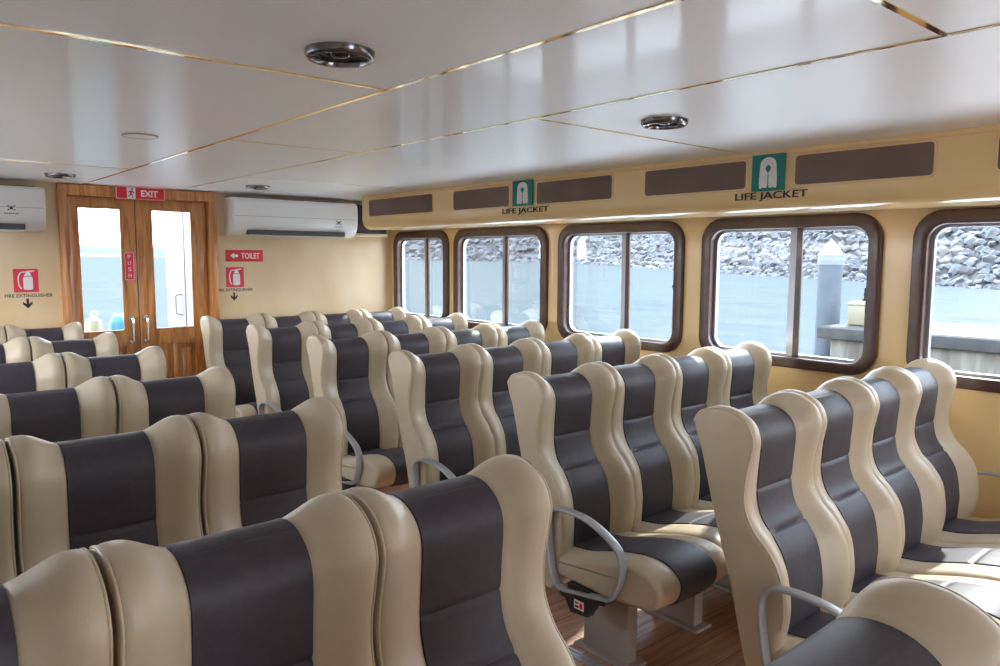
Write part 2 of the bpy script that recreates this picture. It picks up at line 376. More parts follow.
# ------------------------------------------------------------------ seats
SW = .452; HW = SW/2
EDGE = [(.180,.262),(0.205,0.400),(0.216,0.455),(0.220,0.520),(0.203,0.625),(0.160,0.692),(0.110,0.742),(0.078,0.808),(0.076,0.885),(0.092,0.965),(0.098,1.020),(0.072,1.073),(0.012,1.105),(-0.050,1.107),(-0.098,1.086),(-0.121,1.056),(-0.120,1.044),(-0.103,0.985),(-0.076,0.885),(-0.052,0.795),(-0.020,0.690),(0.028,0.540),(.105,.262)]
CENT = [(.165,.262),(0.166,0.400),(0.168,0.455),(0.168,0.520),(0.148,0.625),(0.108,0.692),(0.066,0.742),(0.046,0.808),(0.047,0.885),(0.052,0.965),(0.048,1.008),(0.028,1.040),(-0.010,1.063),(-0.055,1.068),(-0.096,1.058),(-0.118,1.040),(-0.118,1.032),(-0.101,0.980),(-0.074,0.882),(-0.048,0.795),(-0.016,0.690),(0.030,0.540),(.105,.262)]
def sstep(x, a, b):
    t = max(0, min(1, (x-a)/(b-a))); return t*t*(3-2*t)
NS = 9
PE, PC = catmull(EDGE, NS, True), catmull(CENT, NS, True)
def inset(P, d):
    n = len(P); o = []
    for i in range(n):
        t = (P[(i+1) % n]-P[i-1]); nrm = Vector((t.y, -t.x, 0)).normalized()
        k = 1-.8*sstep(-P[i].x, .05, .10)*sstep(P[i].y, .95, 1.02)      # the pointed upper rear corner stays sharp
        o.append(P[i]-nrm*d*k)
    return o
# orientation of the loop decides the inset sign
area = sum(PE[i].x*PE[(i+1) % len(PE)].y-PE[(i+1) % len(PE)].x*PE[i].y for i in range(len(PE)))
SG = 1 if area > 0 else -1
def section(s):
    a = abs(s); k = sstep(a, .095, .196)
    P = [c.lerp(e, k) for c, e in zip(PC, PE)]
    d = 0
    if a > .205:
        t = (a-.205)/(HW-.205); d = .017*(1-math.sqrt(max(0, 1-t*t)))
    return inset(P, SG*d) if d else P
def back_mesh():
    bm = bmesh.new()
    ST = [0, .05, .085, .103, .111, .125, .142, .16, .17, .18, .19, .198, .205, .211, .2165, .221, .2245, HW]
    ST = [-s for s in ST[:0:-1]] + ST
    rings = []
    for s in ST:
        P = section(s)
        if abs(s) < .107: P = inset(P, SG*.006)
        rings.append([bm.verts.new((s, -p.x, p.y)) for p in P])
    n = len(rings[0])
    for A, B in zip(rings, rings[1:]):
        for j in range(n): bm.faces.new((A[j], A[(j+1) % n], B[(j+1) % n], B[j]))
    for R, sg in ((rings[0], -1), (rings[-1], 1)):
        P = inset(section(HW), SG*.005); I = [bm.verts.new((sg*HW, -p.x, p.y)) for p in P]
        for j in range(n): bm.faces.new((R[j], R[(j+1) % n], I[(j+1) % n], I[j]))
        bm.faces.new(I)
    return finish(bm, 'backrest', 50)
def dark_back_mesh():
    bm = bmesh.new(); ST = [-.110, -.108, -.102, -.087, -.055, -.025, 0, .025, .055, .087, .102, .108, .110]
    i0, i1 = NS*1, NS*15+1
    rings = []
    for s in ST:
        P = section(s); Pin = inset(P, SG*.006); row = []
        for j in range(i0, i1+1):
            p = P[j]; t = (P[j+1]-P[j-1]); nr = Vector((t.y, -t.x, 0)).normalized()*SG
            g = 0
            if j < NS*12:
                for zc in (.835, .705): g += math.exp(-((p.y-zc)/.005)**2)
                zz = [(.40, .705), (.705, .835), (.835, 1.1)]
                puff = 0
                for z0, z1 in zz:
                    if z0 <= p.y <= z1: puff = math.sin(math.pi*(p.y-z0)/(z1-z0))**.6
                h = .0035+.0075*puff*(1-(abs(s)/.11)**4)-.0062*g
            else: h = .0035
            if abs(s) > .1095 or j == i1: h = -.005
            row.append(bm.verts.new((s, -(p+nr*h).x, (p+nr*h).y)))
        rings.append(row)
    for A, B in zip(rings, rings[1:]):
        for j in range(len(A)-1): bm.faces.new((A[j], A[j+1], B[j+1], B[j]))
    return finish(bm, 'centre_panel', 60)
CUSH = [(.13,.330),(.125,.365),(.15,.388),(.26,.402),(.36,.430),(.44,.451),(.53,.468),(.60,.470),(.655,.455),(.692,.420),(.692,.378),(.665,.338),(.61,.318),(.45,.305),(.28,.305),(.17,.312)]
PQ = catmull(CUSH, NS, True)
areaq = sum(PQ[i].x*PQ[(i+1) % len(PQ)].y-PQ[(i+1) % len(PQ)].x*PQ[i].y for i in range(len(PQ)))
SQ = 1 if areaq > 0 else -1
def csection(s):
    a = abs(s); d = -.006*(1-(a/HW)**2)
    if a > .19:
        t = (a-.19)/(HW-.19); d += .02*(1-math.sqrt(max(0, 1-t*t)))
    return inset(PQ, SQ*d)
def cushion_mesh():
    bm = bmesh.new(); ST = [0, .06, .103, .112, .15, .175, .192, .204, .214, .221, .2255, HW]
    ST = [-s for s in ST[:0:-1]] + ST; rings = []
    for s in ST:
        P = csection(s)
        if abs(s) < .107: P = inset(P, SQ*.006)
        rings.append([bm.verts.new((s, -p.x, p.y)) for p in P])
    n = len(rings[0])
    for A, B in zip(rings, rings[1:]):
        for j in range(n): bm.faces.new((A[j], A[(j+1) % n], B[(j+1) % n], B[j]))
    for R, sg in ((rings[0], -1), (rings[-1], 1)):
        P = inset(csection(HW), SQ*.005); I = [bm.verts.new((sg*HW, -p.x, p.y)) for p in P]
        for j in range(n): bm.faces.new((R[j], R[(j+1) % n], I[(j+1) % n], I[j]))
        bm.faces.new(I)
    return finish(bm, 'cushion', 50)
def dark_cushion_mesh():
    bm = bmesh.new(); ST = [-.111, -.109, -.102, -.08, -.045, 0, .045, .08, .102, .109, .111]; rings = []
    for s in ST:
        P = csection(s); row = []
        for j in range(NS*2, NS*13):
            p = P[j]; t = (P[j+1]-P[j-1]); nr = Vector((t.y, -t.x, 0)).normalized()*SQ
            g = math.exp(-((p.x-.43)/.007)**2) if p.y > .42 else 0
            h = .004-.005*g + (.004*(1-(abs(s)/.111)**4))
            if abs(s) > .1105: h = -.004
            row.append(bm.verts.new((s, -(p+nr*h).x, (p+nr*h).y)))
        rings.append(row)
    for A, B in zip(rings, rings[1:]):
        for j in range(len(A)-1): bm.faces.new((A[j], A[j+1], B[j+1], B[j]))
    return finish(bm, 'cushion_panel', 60)
def piping_mesh(sgn):
    bm = bmesh.new(); s = sgn*(HW-.0055)
    P = section(s); pts = [(s+sgn*.0012, -p.x, p.y) for p in P[NS*2:NS*16]]
    sweep(bm, pts, circ(.0032, 6)); return finish(bm, 'piping', 60)
def ped_mesh():
    bm = bmesh.new(); box(bm, -.12, -.06, -.47, -.24, .012, .325, bev=.006); box(bm, -.145, -.035, -.50, -.21, 0.0, .014, bev=.003)
    return finish(bm, 'pedestal')
def arm_mesh():
    bm = bmesh.new()
    P = [(.150,.535),(.165,.585),(.215,.609),(.30,.612),(.375,.602),(.455,.572),(.515,.532),(.538,.480),(.528,.415),(.510,.375),(.486,.338),(.44,.324),(.33,.306),(.240,.293),(.198,.312),(.175,.36),(.158,.45)]
    pts = [(0, -p.x-.008, p.y-.01) for p in catmull(P, 4, True)]
    sweep(bm, pts, rrect(.0195, .0065, .005, 2), closed=True)
    return finish(bm, 'armrest')
def bracket_mesh():
    bm = bmesh.new()
    q = [(.245,.280),(.48,.316),(.48,.300),(.435,.290),(.395,.225),(.305,.215),(.275,.262),(.245,.266)]
    A = [bm.verts.new((-.019, -u, z)) for u, z in q]; B = [bm.verts.new((.012, -u, z)) for u, z in q]
    bm.faces.new(A); bm.faces.new(B[::-1])
    for i in range(len(q)): j = (i+1) % len(q); bm.faces.new((A[i], A[j], B[j], B[i]))
    box(bm, .0, .09, -.38, -.27, .285, .315)
    return finish(bm, 'bracket')
def sticker_mesh():
    bm = bmesh.new(); box(bm, -.0205, -.0192, -.375, -.325, .240, .275)
    box(bm, -.0212, -.0200, -.370, -.354, .246, .269, mi=1); box(bm, -.0212, -.0200, -.349, -.330, .260, .269, mi=1); box(bm, -.0212, -.0200, -.349, -.330, .246, .254, mi=2)
    me = finish(bm, 'sticker', 0); return me
SEATM = dict(backrest=(back_mesh(), 'cream'), centre_panel=(dark_back_mesh(), 'dark'), cushion=(cushion_mesh(), 'cream'), cushion_panel=(dark_cushion_mesh(), 'dark'), pedestal=(ped_mesh(), 'ped'))
PIPE = {1: piping_mesh(1), -1: piping_mesh(-1)}
ARM, BRK, STK = arm_mesh(), bracket_mesh(), sticker_mesh()
for m_ in ('white', 'red', 'ink'): STK.materials.append(M[m_])
def new_seat():
    r = empty('ferry_seat')
    b = link('backrest', SEATM['backrest'][0], M['cream'], r)
    link('centre_panel', SEATM['centre_panel'][0], M['dark'], b)['label'] = 'charcoal centre strip of the backrest'
    for s in (1, -1): link('piping', PIPE[s], M['cream'], b)
    c = link('cushion', SEATM['cushion'][0], M['cream'], r)
    link('cushion_panel', SEATM['cushion_panel'][0], M['dark'], c)['label'] = 'charcoal centre strip of the cushion'
    link('pedestal', SEATM['pedestal'][0], M['ped'], r)
    return r
def copy_tree(o, parent=None):
    c = o.copy(); COL.objects.link(c)
    if parent: c.parent = parent
    for ch in list(o.children): copy_tree(ch, c)
    return c
proto = None
def seat(x, y, label, group, arm=0):
    global proto
    if proto is None: proto = new_seat(); r = proto
    else: r = copy_tree(proto)
    r.location = (x, y, 0); tag(r, label, 'seat', group)
    return r
def add_arm(r, sgn):
    a = link('armrest', ARM, M['armgrey'], r, (sgn*(HW+.021), 0, 0)); a['label'] = 'grey metal loop armrest'
    b = link('bracket', BRK, M['black'], a); b['label'] = 'black bracket under the armrest'
    if sgn > 0: b.scale = (-1, 1, 1)
    k = link('sticker', STK, M['white'], a)
    if sgn > 0: k.scale = (-1, 1, 1)
ORD = ['nearest', 'second-nearest', 'third-nearest', 'fourth-nearest', 'fifth-nearest', 'sixth-nearest', 'farthest']
POSR = ['at the aisle', 'second from the aisle', 'third from the aisle', 'beside the window wall']
arms = []
for k in range(6):
    y = 1.303+.9335*k; x0, wd = (2.055, .456) if k < 2 else (2.048, .46)
    row = ORD[k] if k < 5 else 'farthest'
    for i in range(4):
        s = seat(x0+wd*(i+.5), y+(.012*i if k < 3 else .004*i), 'cream and charcoal seat %s in the %s row of the window bank' % (POSR[i], row), 'seats of the window bank')
        if i == 0: arms.append((s, -1))
        if i == 3: arms.append((s, 1))
POSL = ['at the aisle', 'second from the aisle', 'third from the aisle']
for k in range(7):
    y = 1.318+.9305*(k-1) - (.02 if k == 0 else .035 if k == 1 else 0)
    for i in range(1 if k == 0 else 3):
        s = seat(1.182-.46*(i+.5), y, 'cream and charcoal seat %s in the %s row of the windowless bank' % (POSL[i], ORD[k]), 'seats of the windowless bank')
        if i == 0: arms.append((s, 1))
for s, g in arms: add_arm(s, g)

# floor tracks the pedestals stand along
for i, x in enumerate((2.085, 1.15)):
    bm = bmesh.new(); box(bm, x-.022, x+.022, -.5, 6.2, 0, .006, bev=.001); box(bm, x-.016, x-.006, -.5, 6.2, .005, .010); box(bm, x+.006, x+.016, -.5, 6.2, .005, .010)
    struct('trim_%d' % (20+i), finish(bm, 'trim'), M['alu'])

# ------------------------------------------------------------------ ceiling fittings
def downlight(x, y, r, label):
    o = empty('ceiling_light', (x, y, ZC), label, 'ceiling light', 'round ceiling lights')
    bm = bmesh.new(); lathe(bm, [(r*.80, .004), (r*.78, -.012), (r*.84, -.022), (r*.93, -.022), (r, -.014), (r*1.02, 0)], 40); link('rim', finish(bm, 'rim', 60), M['darkrim'], o)
    bm = bmesh.new(); lathe(bm, [(r*.80, -.013), (r*.66, -.004), (r*.45, -.002), (r*.3, -.002)], 40); link('reflector', finish(bm, 'reflector', 60), M['darkglass'], o)
    bm = bmesh.new(); lathe(bm, [(r*.32, -.001), (r*.30, -.010), (r*.2, -.016), (0, -.018)], 32); link('bulb', finish(bm, 'bulb', 60), M['darkglass'], o)
M['darkrim'] = mat('gunmetal_rim', (.20, .19, .20), .18, metal=.9)
downlight(.987, 1.80, .089, 'round gunmetal ceiling light, largest in view, high above the nearest aisle seats')
downlight(2.41, 1.845, .089, 'round gunmetal ceiling light nearest the large life jacket sign')
downlight(1.048, 5.68, .089, 'small-looking round dark ceiling light between the exit door and the air conditioner beside it')
downlight(2.351, 5.59, .089, 'small-looking round dark ceiling light just above the long air conditioner')
o = empty('ceiling_cover', (.989, 3.62, ZC), 'flush round white cover disc in the ceiling in front of the door', 'ceiling cover')
bm = bmesh.new(); lathe(bm, [(.074, 0), (.074, -.004), (.070, -.006), (.068, -.0035)], 40); link('rim', finish(bm, 'rim', 60), M['ped'], o)
bm = bmesh.new(); lathe(bm, [(.069, -.002), (.068, -.0045), (0, -.005)], 40); link('disc', finish(bm, 'disc', 60), M['ceil'], o)

# ------------------------------------------------------------------ air conditioners
def aircon(x0, x1, z0, z1, label, logo):
    y1, dep = YF-.001, .2
    r = empty('air_conditioner', ((x0+x1)/2, y1, z0), label, 'air conditioner', 'wall air conditioners')
    T = Vector(((x0+x1)/2, y1, z0)); h = z1-z0
    L = lambda me: ([setattr(v, 'co', v.co-T) for v in me.vertices], me)[1]
    pr = catmull([(0, 0), (-.07, 0), (-.135, .012), (-.185, .075), (-.2, .16), (-.2, h-.05), (-.185, h-.012), (-.15, h), (0, h)], 5)
    bm = bmesh.new(); rings = []
    n = len(pr); cy, cz = -.08, h/2
    for s, k in ((x0, .93), (x0+.006, .965), (x0+.016, .99), (x0+.03, 1), (x1-.03, 1), (x1-.016, .99), (x1-.006, .965), (x1, .93)):
        rings.append([bm.verts.new((s, y1+min(0, (p.x-cy)*k+cy if p.x < -.001 else 0), z0+(p.y-cz)*k+cz)) for p in pr])
    for A, B in zip(rings, rings[1:]):
        for j in range(n): bm.faces.new((A[j], A[(j+1) % n], B[(j+1) % n], B[j]))
    bm.faces.new(rings[0]); bm.faces.new(rings[-1])
    link('housing', L(finish(bm, 'housing', 40)), M['acwhite'], r)
    bm = bmesh.new(); box(bm, x0+.13, x1-.13, y1-.19, y1-.10, z0+.012, z0+.052, bev=.006)
    sl = link('air_outlet', L(finish(bm, 'air_outlet')), M['acgrey'], r); sl['label'] = 'dark outlet slot'
    bm = bmesh.new()
    sweep(bm, [(x0+.14, y1-.168, z0+.018), (x1-.14, y1-.168, z0+.018)], [(-.03, -.012), (.03, .012), (.03, .018), (-.03, -.006)], upd=Vector((0, -1, 0)))
    link('louver', L(finish(bm, 'louver', 0)), M['acwhite'], r)
    bm = bmesh.new(); box(bm, x0+.02, x1-.02, y1-.2012, y1-.1995, z0+.165, z0+.167); link('panel_seam', L(finish(bm, 'panel_seam', 0)), M['acgrey'], r)
    bm = bmesh.new(); box(bm, x0+.06, x1-.06, y1-.17, y1-.03, z1-.004, z1+.002); link('intake_grille', L(finish(bm, 'intake_grille', 0)), M['acgrey'], r)
    lx, lz = logo; bm = bmesh.new(); f = y1-.202
    lathe(bm, [(0, 0), (.012, 0), (.012, .0015), (0, .0015)], 16, Matrix.Translation((lx, f+.001, lz)) @ Matrix.Rotation(math.pi/2, 4, 'X'))
    for a in range(4):
        an = math.radians(45+90*a); c, s = math.cos(an)*.025, math.sin(an)*.018
        box(bm, lx+c-.006, lx+c+.006, f-.0005, f+.001, lz+s-.004, lz+s+.004)
    for a in range(7): box(bm, lx-.042+a*.012, lx-.034+a*.012, f-.0005, f+.001, lz-.042, lz-.034)
    mk = link('emblem', L(finish(bm, 'emblem', 0)), M['acgrey'], r); mk['label'] = 'small dark emblem with a line of tiny print'
    return r
aircon(2.385, 3.56, 1.75, 2.07, 'long white wall air conditioner between the door and the windows', (3.36, 1.885))
aircon(-.19, 1.045, 1.745, 2.062, 'white wall air conditioner cut off by the photo edge, above the extinguisher sign', (.835, 1.905))
o = empty('dark_box', (3.76, YF-.001, 1.80), 'dark brown box between the long air conditioner and the soffit end', 'duct box')  # plain dark brown box filling the gap beside the air conditioner
bm = bmesh.new(); box(bm, -.17, .17, -.10, 0, 0, .265, bev=.004); link('box_body', finish(bm, 'box_body'), M['darkbrown'], o)
bm = bmesh.new(); box(bm, -.17, .18, -.11, 0, -.03, -.002, bev=.003); link('ledge', finish(bm, 'ledge'), M['frontwall'], o)

# ------------------------------------------------------------------ signs
def board(name, x0, x1, z0, z1, m, label, cat, place0, c=.006, border=None, group=None):
    T = Vector(place0((x0+x1)/2, z0, 0))
    r = empty(name, T, label, cat, group)
    pl = lambda a, b, cc: tuple(Vector(place0(a, b, cc))-T)
    link('board', plate([rr(x0, x1, z0, z1, .003, 2)], c, pl), m, r)
    if border:
        d = border; link('border', plate([rect(x0+d, x1-d, z0+d, z1-d), rect(x0+2*d, x1-2*d, z0+2*d, z1-2*d)], .001, lambda a, b, cc: pl(a, b, cc+c)), M['white'], r)
    return r, pl
F = P_front(YF-.0005)
FD = P_front(YF-.061)
r, pl = board('exit_sign', 1.545, 1.885, 2.012, 2.104, M['red'], 'red EXIT sign with running figure above the wooden doors', 'exit sign', FD, .012, .003)
r.scale = (1.06, 1, 1.08)
link('lettering', text('EXIT', .118, .046, off(pl, 1.775, 2.058, .0121), bold=.03), M['white'], r)
man = [[(-.028,-.040),(.028,-.040),(.028,.040),(-.028,.040)]]
link('figure_panel', plate([rect(1.62, 1.678, 2.019, 2.097)], .001, off(pl, 0, 0, .0121)), M['white'], r)
k = [(-.004,.018),(.008,.02),(.016,.008),(.022,.006),(.021,.001),(.012,.002),(.006,.008),(.004,-.006),(.014,-.016),(.012,-.034),(.006,-.034),(.007,-.019),(-.004,-.01),(-.010,-.022),(-.024,-.024),(-.024,-.018),(-.014,-.016),(-.006,.002),(-.008,.010),(-.016,.004),(-.020,.008),(-.012,.017)]
fg = link('running_figure', plate([[(1.649+a, 2.056+b) for a, b in k], [(1.655+.007*math.cos(t*.6283), 2.085+.007*math.sin(t*.6283)) for t in range(10)]], .001, off(pl, 0, 0, .0132)), M['red'], r)

r, pl = board('push_sign', 1.592, 1.665, 1.385, 1.605, M['pinkred'], 'narrow red vertical PUSH sign on the meeting stile of the wooden door', 'sign', P_front(YF+.004), .004, .003)
for i, ch in enumerate('PUSH'):
    link('lettering', text(ch, .022, .030, off(pl, 1.629, 1.570-i*.049, .0041)), M['white'], r)

r, pl = board('toilet_sign', 2.389, 2.717, 1.532, 1.632, M['red'], 'red TOILET sign with a white arrow under the long air conditioner', 'sign', F, .005)
link('lettering', text('TOILET', .165, .050, off(pl, 2.605, 1.582, .0051), bold=.02), M['white'], r)
ar = [(-.034, 0), (.0, .026), (.0, .011), (.034, .011), (.034, -.011), (.0, -.011), (.0, -.026)]
link('arrow', plate([[(2.462+a, 1.582+b) for a, b in ar]], .001, off(pl, 0, 0, .0051)), M['white'], r)

def fe_sign(x0, x1, z0, z1, label, tx0, tx1, ty):
    r, pl = board('fire_extinguisher_sign', x0, x1, z0, z1, M['pinkred'], label, 'sign', F, .005, None, 'fire extinguisher signs')
    cx, cz, h = (x0+x1)/2+.012, (z0+z1)/2, z1-z0
    b = rr(cx-.03, cx+.03, cz-h*.40, cz+h*.16, .012, 4)
    neck = [(cx-.026, cz+h*.19), (cx+.026, cz+h*.19), (cx+.014, cz+h*.30), (cx+.012, cz+h*.34), (cx+.045, cz+h*.40), (cx+.043, cz+h*.43), (cx-.012, cz+h*.40), (cx-.014, cz+h*.30)]
    hose = catmull([(cx-.014, cz+h*.36), (cx-.045, cz+h*.33), (cx-.060, cz+h*.1), (cx-.056, cz-h*.2), (cx-.042, cz-h*.36)], 5)
    hl = []; hr = []
    for i, p in enumerate(hose):
        t = hose[min(i+1, len(hose)-1)]-hose[max(i-1, 0)]; nn = Vector((-t.y, t.x, 0)).normalized()*.004
        hl.append((p.x+nn.x, p.y+nn.y)); hr.append((p.x-nn.x, p.y-nn.y))
    link('extinguisher_symbol', plate([b, neck, hl+hr[::-1]], .001, off(pl, 0, 0, .0051)), M['white'], r)
    link('lettering', text('FIRE EXTINGUISHER', tx1-tx0, .024, off(pl, (tx0+tx1)/2, ty, -.0004), bold=.015), M['ink'], r)
    az = ty-.058
    aw = [(-.008, .036), (.008, .036), (.008, -.004), (.030, .014), (.030, -.004), (0, -.036), (-.030, -.004), (-.030, .014), (-.008, -.004)]
    link('arrow', plate([[((tx0+tx1)/2-.012+a, az+bb) for a, bb in aw]], .001, off(pl, 0, 0, -.0004)), M['ink'], r)
fe_sign(.848, 1.003, 1.310, 1.480, 'red fire extinguisher sign with black arrow beside the door frame, under the cut-off air conditioner', .79, 1.092, 1.285)
fe_sign(2.389, 2.541, 1.313, 1.484, 'red fire extinguisher sign with black arrow directly under the toilet sign', 2.31, 2.62, 1.290)

def lj_sign(y0, y1, z0, z1, label, tw, th, tz, ty):
    cy = (y0+y1)/2; P = P_soff(SXF-.008, cy); wd = (y1-y0)/2
    r, pl = board('life_jacket_sign', -wd, wd, z0, z1, M['teal'], label, 'sign', P, .005, None, 'life jacket signs')
    cz = (z0+z1)/2; h = (z1-z0); u = h*.5
    body = catmull([(-.52*wd, -.78*u), (-.5*wd, .2*u), (-.40*wd, .66*u), (0, .84*u), (.40*wd, .66*u), (.5*wd, .2*u), (.52*wd, -.78*u), (.30*wd, -.80*u), (.05*wd, -.78*u), (.03*wd, -.1*u), (-.03*wd, -.1*u), (-.05*wd, -.78*u), (-.30*wd, -.80*u)], 4, True)
    hole = catmull([(0, .42*u), (.16*wd, .26*u), (.05*wd, .02*u), (-.05*wd, .02*u), (-.16*wd, .26*u)], 4, True)
    link('jacket_symbol', plate([[(p.x, p.y+cz) for p in body], [(p.x, p.y+cz) for p in hole]], .001, off(pl, 0, 0, .0051)), M['white'], r)
    link('lettering', text('LIFE JACKET', tw, th, off(pl, cy-ty, tz, -.0065), depth=.004, bold=.003), M['ink'], r)
lj_sign(1.905, 2.083, 1.912, 2.090, 'larger teal life jacket sign between panels, above the window with the dock pile', .385, .046, 1.886, 1.985)
lj_sign(3.692, 3.897, 1.926, 2.118-.02, 'smaller-looking teal life jacket sign farther along the soffit, second from the camera', .46, .046, 1.892, 3.78)

# ------------------------------------------------------------------ outside: sea, breakwater, dock
ZW = -1.22
bm = bmesh.new()
v = [bm.verts.new(p) for p in ((-1500, -1500, 0), (1500, -1500, 0), (1500, 2500, 0), (-1500, 2500, 0))]; bm.faces.new(v)
sea = tag(link('sea', finish(bm, 'sea', 0), M['water'], None, (0, 0, ZW)), kind='structure')

BW = [(52, -22), (66, 2), (81.7, 23.4), (102, 51), (123.8, 79.2), (170, 136), (223, 200), (290, 300), (330, 430), (350, 600)]
BPATH = catmull(BW, 12)
BPATH = [Vector((p.x, p.y, ZW)) for p in BPATH]
BLEN = [0.0]
for p, q in zip(BPATH, BPATH[1:]): BLEN.append(BLEN[-1]+(q-p).length)
def bw(s):
    i = 0
    while i < len(BLEN)-2 and BLEN[i+1] < s: i += 1
    t = (s-BLEN[i])/(BLEN[i+1]-BLEN[i]); p = BPATH[i].lerp(BPATH[i+1], t); d = (BPATH[i+1]-BPATH[i]).normalized()
    return p, d, Vector((d.y, -d.x, 0))
def crest_h(p): return 3.4 + .0325*math.hypot(p.x, p.y)
def strip(name, prof, step):
    bm = bmesh.new(); prev = None; s = 0
    while s < BLEN[-1]:
        p, d, n = bw(s); h = crest_h(p); q = prof(h)
        row = [bm.verts.new(p+n*a+Vector((0, 0, b))) for a, b in q]
        if prev:
            for j in range(len(q)): bm.faces.new((prev[j], prev[(j+1) % len(q)], row[(j+1) % len(q)], row[j]))
        prev = row; s += step
    return finish(bm, name, 0)
struct('breakwater_ground', strip('breakwater_ground', lambda h: [(-1, -1), (h*1.45, h-.6), (h*1.45+6, h-.6), (h*1.45+14, -1)], 8), M['docklip'])  # dark colour paints the shade in gaps between boulders
struct('breakwater_parapet', strip('parapet', lambda h: [(h*1.45+2.5, h-.5), (h*1.45+2.5, h+.042*h*h+1), (h*1.45+4, h+.042*h*h+1), (h*1.45+4, h-.5)], 8), M['crown'])

def rock_mesh(seed):
    bm = bmesh.new(); bmesh.ops.create_icosphere(bm, subdivisions=2, radius=1)
    o = Vector((seed*7.1, seed*3.3, seed*1.7))
    for v in bm.verts:
        d = v.co.normalized(); k = .72+.55*noise.noise(d*1.3+o)+.22*noise.noise(d*3.1+o)
        q = d*k
        for pn in range(5):
            rn = random.Random(seed*13+pn); nn = Vector((rn.uniform(-1, 1), rn.uniform(-1, 1), rn.uniform(-.6, 1))).normalized(); dd = q.dot(nn)
            if dd > .55: q -= nn*(dd-.55)*.85
        v.co = Vector((q.x*1.15, q.y*.9, q.z*.78))
    me = finish(bm, 'rock', 28); me.materials.append(M['rock']); return me
ROCKS = [rock_mesh(i+1) for i in range(8)]
spots = []
s = 0; rnd = random.Random(5)
while s < BLEN[-1]:
    p0, d, nn = bw(s); size = max(.9, .0088*p0.length); h = crest_h(p0); n = int(h*1.76/(size*1.05))
    for j in range(n+1):
        t = (j+rnd.uniform(-.25, .25))/n
        p = p0+d*(rnd.uniform(-.5, .5)*size+.8*size*(j % 2))+nn*(h*1.45*t)+Vector((0, 0, h*t-.25))
        spots.append((p, size*rnd.uniform(.95, 1.35)))
    s += size*1.55
def az(p): return math.degrees(math.atan2(p.x, p.y))
from mathutils.bvhtree import BVHTree
placed = []
RV = [([v.co.copy() for v in m.vertices], [tuple(q.vertices) for q in m.polygons]) for m in ROCKS]
cell = {}; CS = 8.0
def near(p):
    kx, ky = int(p.x//CS), int(p.y//CS)
    return [q for a in (-1, 0, 1) for b in (-1, 0, 1) for q in cell.get((kx+a, ky+b), ())]
for i, (p, sz) in enumerate(spots):
    me = ROCKS[i % 8]; rot = Matrix.Rotation(rnd.uniform(0, 6.28), 4, 'Z') @ Matrix.Rotation(rnd.uniform(-.5, .5), 4, 'X') @ Matrix.Rotation(rnd.uniform(-.4, .4), 4, 'Y')
    nb = near(p); vs_, fs_ = RV[i % 8]; ok = False
    for tries in range(9):
        Mx = Matrix.Translation(p) @ rot @ Matrix.Scale(sz, 4)
        bv = BVHTree.FromPolygons([Mx @ v for v in vs_], fs_)
        if not any((q[1]-p).length < (q[2]+sz)*1.4 and bv.overlap(q[0]) for q in nb): ok = True; break
        sz *= .9
    if not ok: continue
    cell.setdefault((int(p.x//CS), int(p.y//CS)), []).append((bv, p, sz))
    placed.append((me, Mx, p, sz))
placed.sort(key=lambda q: (q[2]-EYE).length/q[3])
rest = bmesh.new(); count = 0
for me, Mx, p, sz in placed:
    a = az(p)
    if count < 300 and (69.2 < a < 75.2 or 55.8 < a < 66.3 or 45 < a < 53):
        count += 1
        o = bpy.data.objects.new('boulder', me); COL.objects.link(o); o.matrix_world = Mx
        tag(o, 'grey angular boulder on the sloping sea breakwater beyond the windows', 'rock', 'boulders of the breakwater')
    else:
        n0 = len(rest.verts); rest.from_mesh(me); rest.verts.ensure_lookup_table()
        for v in rest.verts[n0:]: v.co = Mx @ v.co
me = bpy.data.meshes.new('boulder_slope'); rest.to_mesh(me); rest.free(); me.set_sharp_from_angle(angle=.5)
tag(link('boulder_slope', me, M['rock']), 'mass of grey boulders forming the farther breakwater slope', 'rocks', None, 'stuff')

# dock beside the boat
dk = empty('dock', (12.75, 0, ZW), 'low concrete dock with pale deck and dark edge outside the two nearest windows', 'dock')
D0 = Vector((12.75, 0, ZW))
def dbox(name, b, m, bev=0, par=dk, T=D0):
    bm = bmesh.new(); box(bm, *b, bev=bev)
    for v in bm.verts: v.co -= T
    return link(name, finish(bm, name), m, par)
dbox('deck', (12.78, 15.4, -14, 6.3, .30, .405), M['dockdeck'])
dbox('edge_beam', (12.70, 12.85, -14, 6.32, .20, .398), M['docklip'], .02)
dbox('end_beam', (12.86, 15.4, 6.16, 6.32, .20, .398), M['docklip'], .02)
dbox('side_wall', (12.82, 15.2, -14, 6.12, ZW-.4, .195), M['concrete'])
pt = empty('mooring_pile', (14.0, 6.76, ZW), 'grey round pile with a white pointed cap standing off the dock end', 'pile')
bm = bmesh.new(); lathe(bm, [(.215, -1), (.215, 1.62-ZW), (0, 1.62-ZW)], 32); link('shaft', finish(bm, 'shaft'), M['pile'], pt)
bm = bmesh.new(); z0 = 1.60-ZW; lathe(bm, [(.228, z0-.13), (.228, z0+.03), (.235, z0+.05), (0, z0+.36)], 32); link('cap', finish(bm, 'cap'), M['pilecap'], pt)
bx = empty('dock_box', (13.6, 5.7, .406), 'cream box standing on the dock end beside the pile', 'box')
bm = bmesh.new(); box(bm, -.3, .3, -.38, .38, 0, .43, bev=.04); link('box_body', finish(bm, 'box_body'), M['boxcream'], bx)
bm = bmesh.new(); box(bm, -.31, .31, -.39, .39, .36, .40, bev=.01); link('lid_rim', finish(bm, 'lid_rim'), M['boxcream'], bx)
lm = empty('dock_fitting', (13.6, 5.84, .837), 'small black fitting on top of the cream dock box', 'fitting')
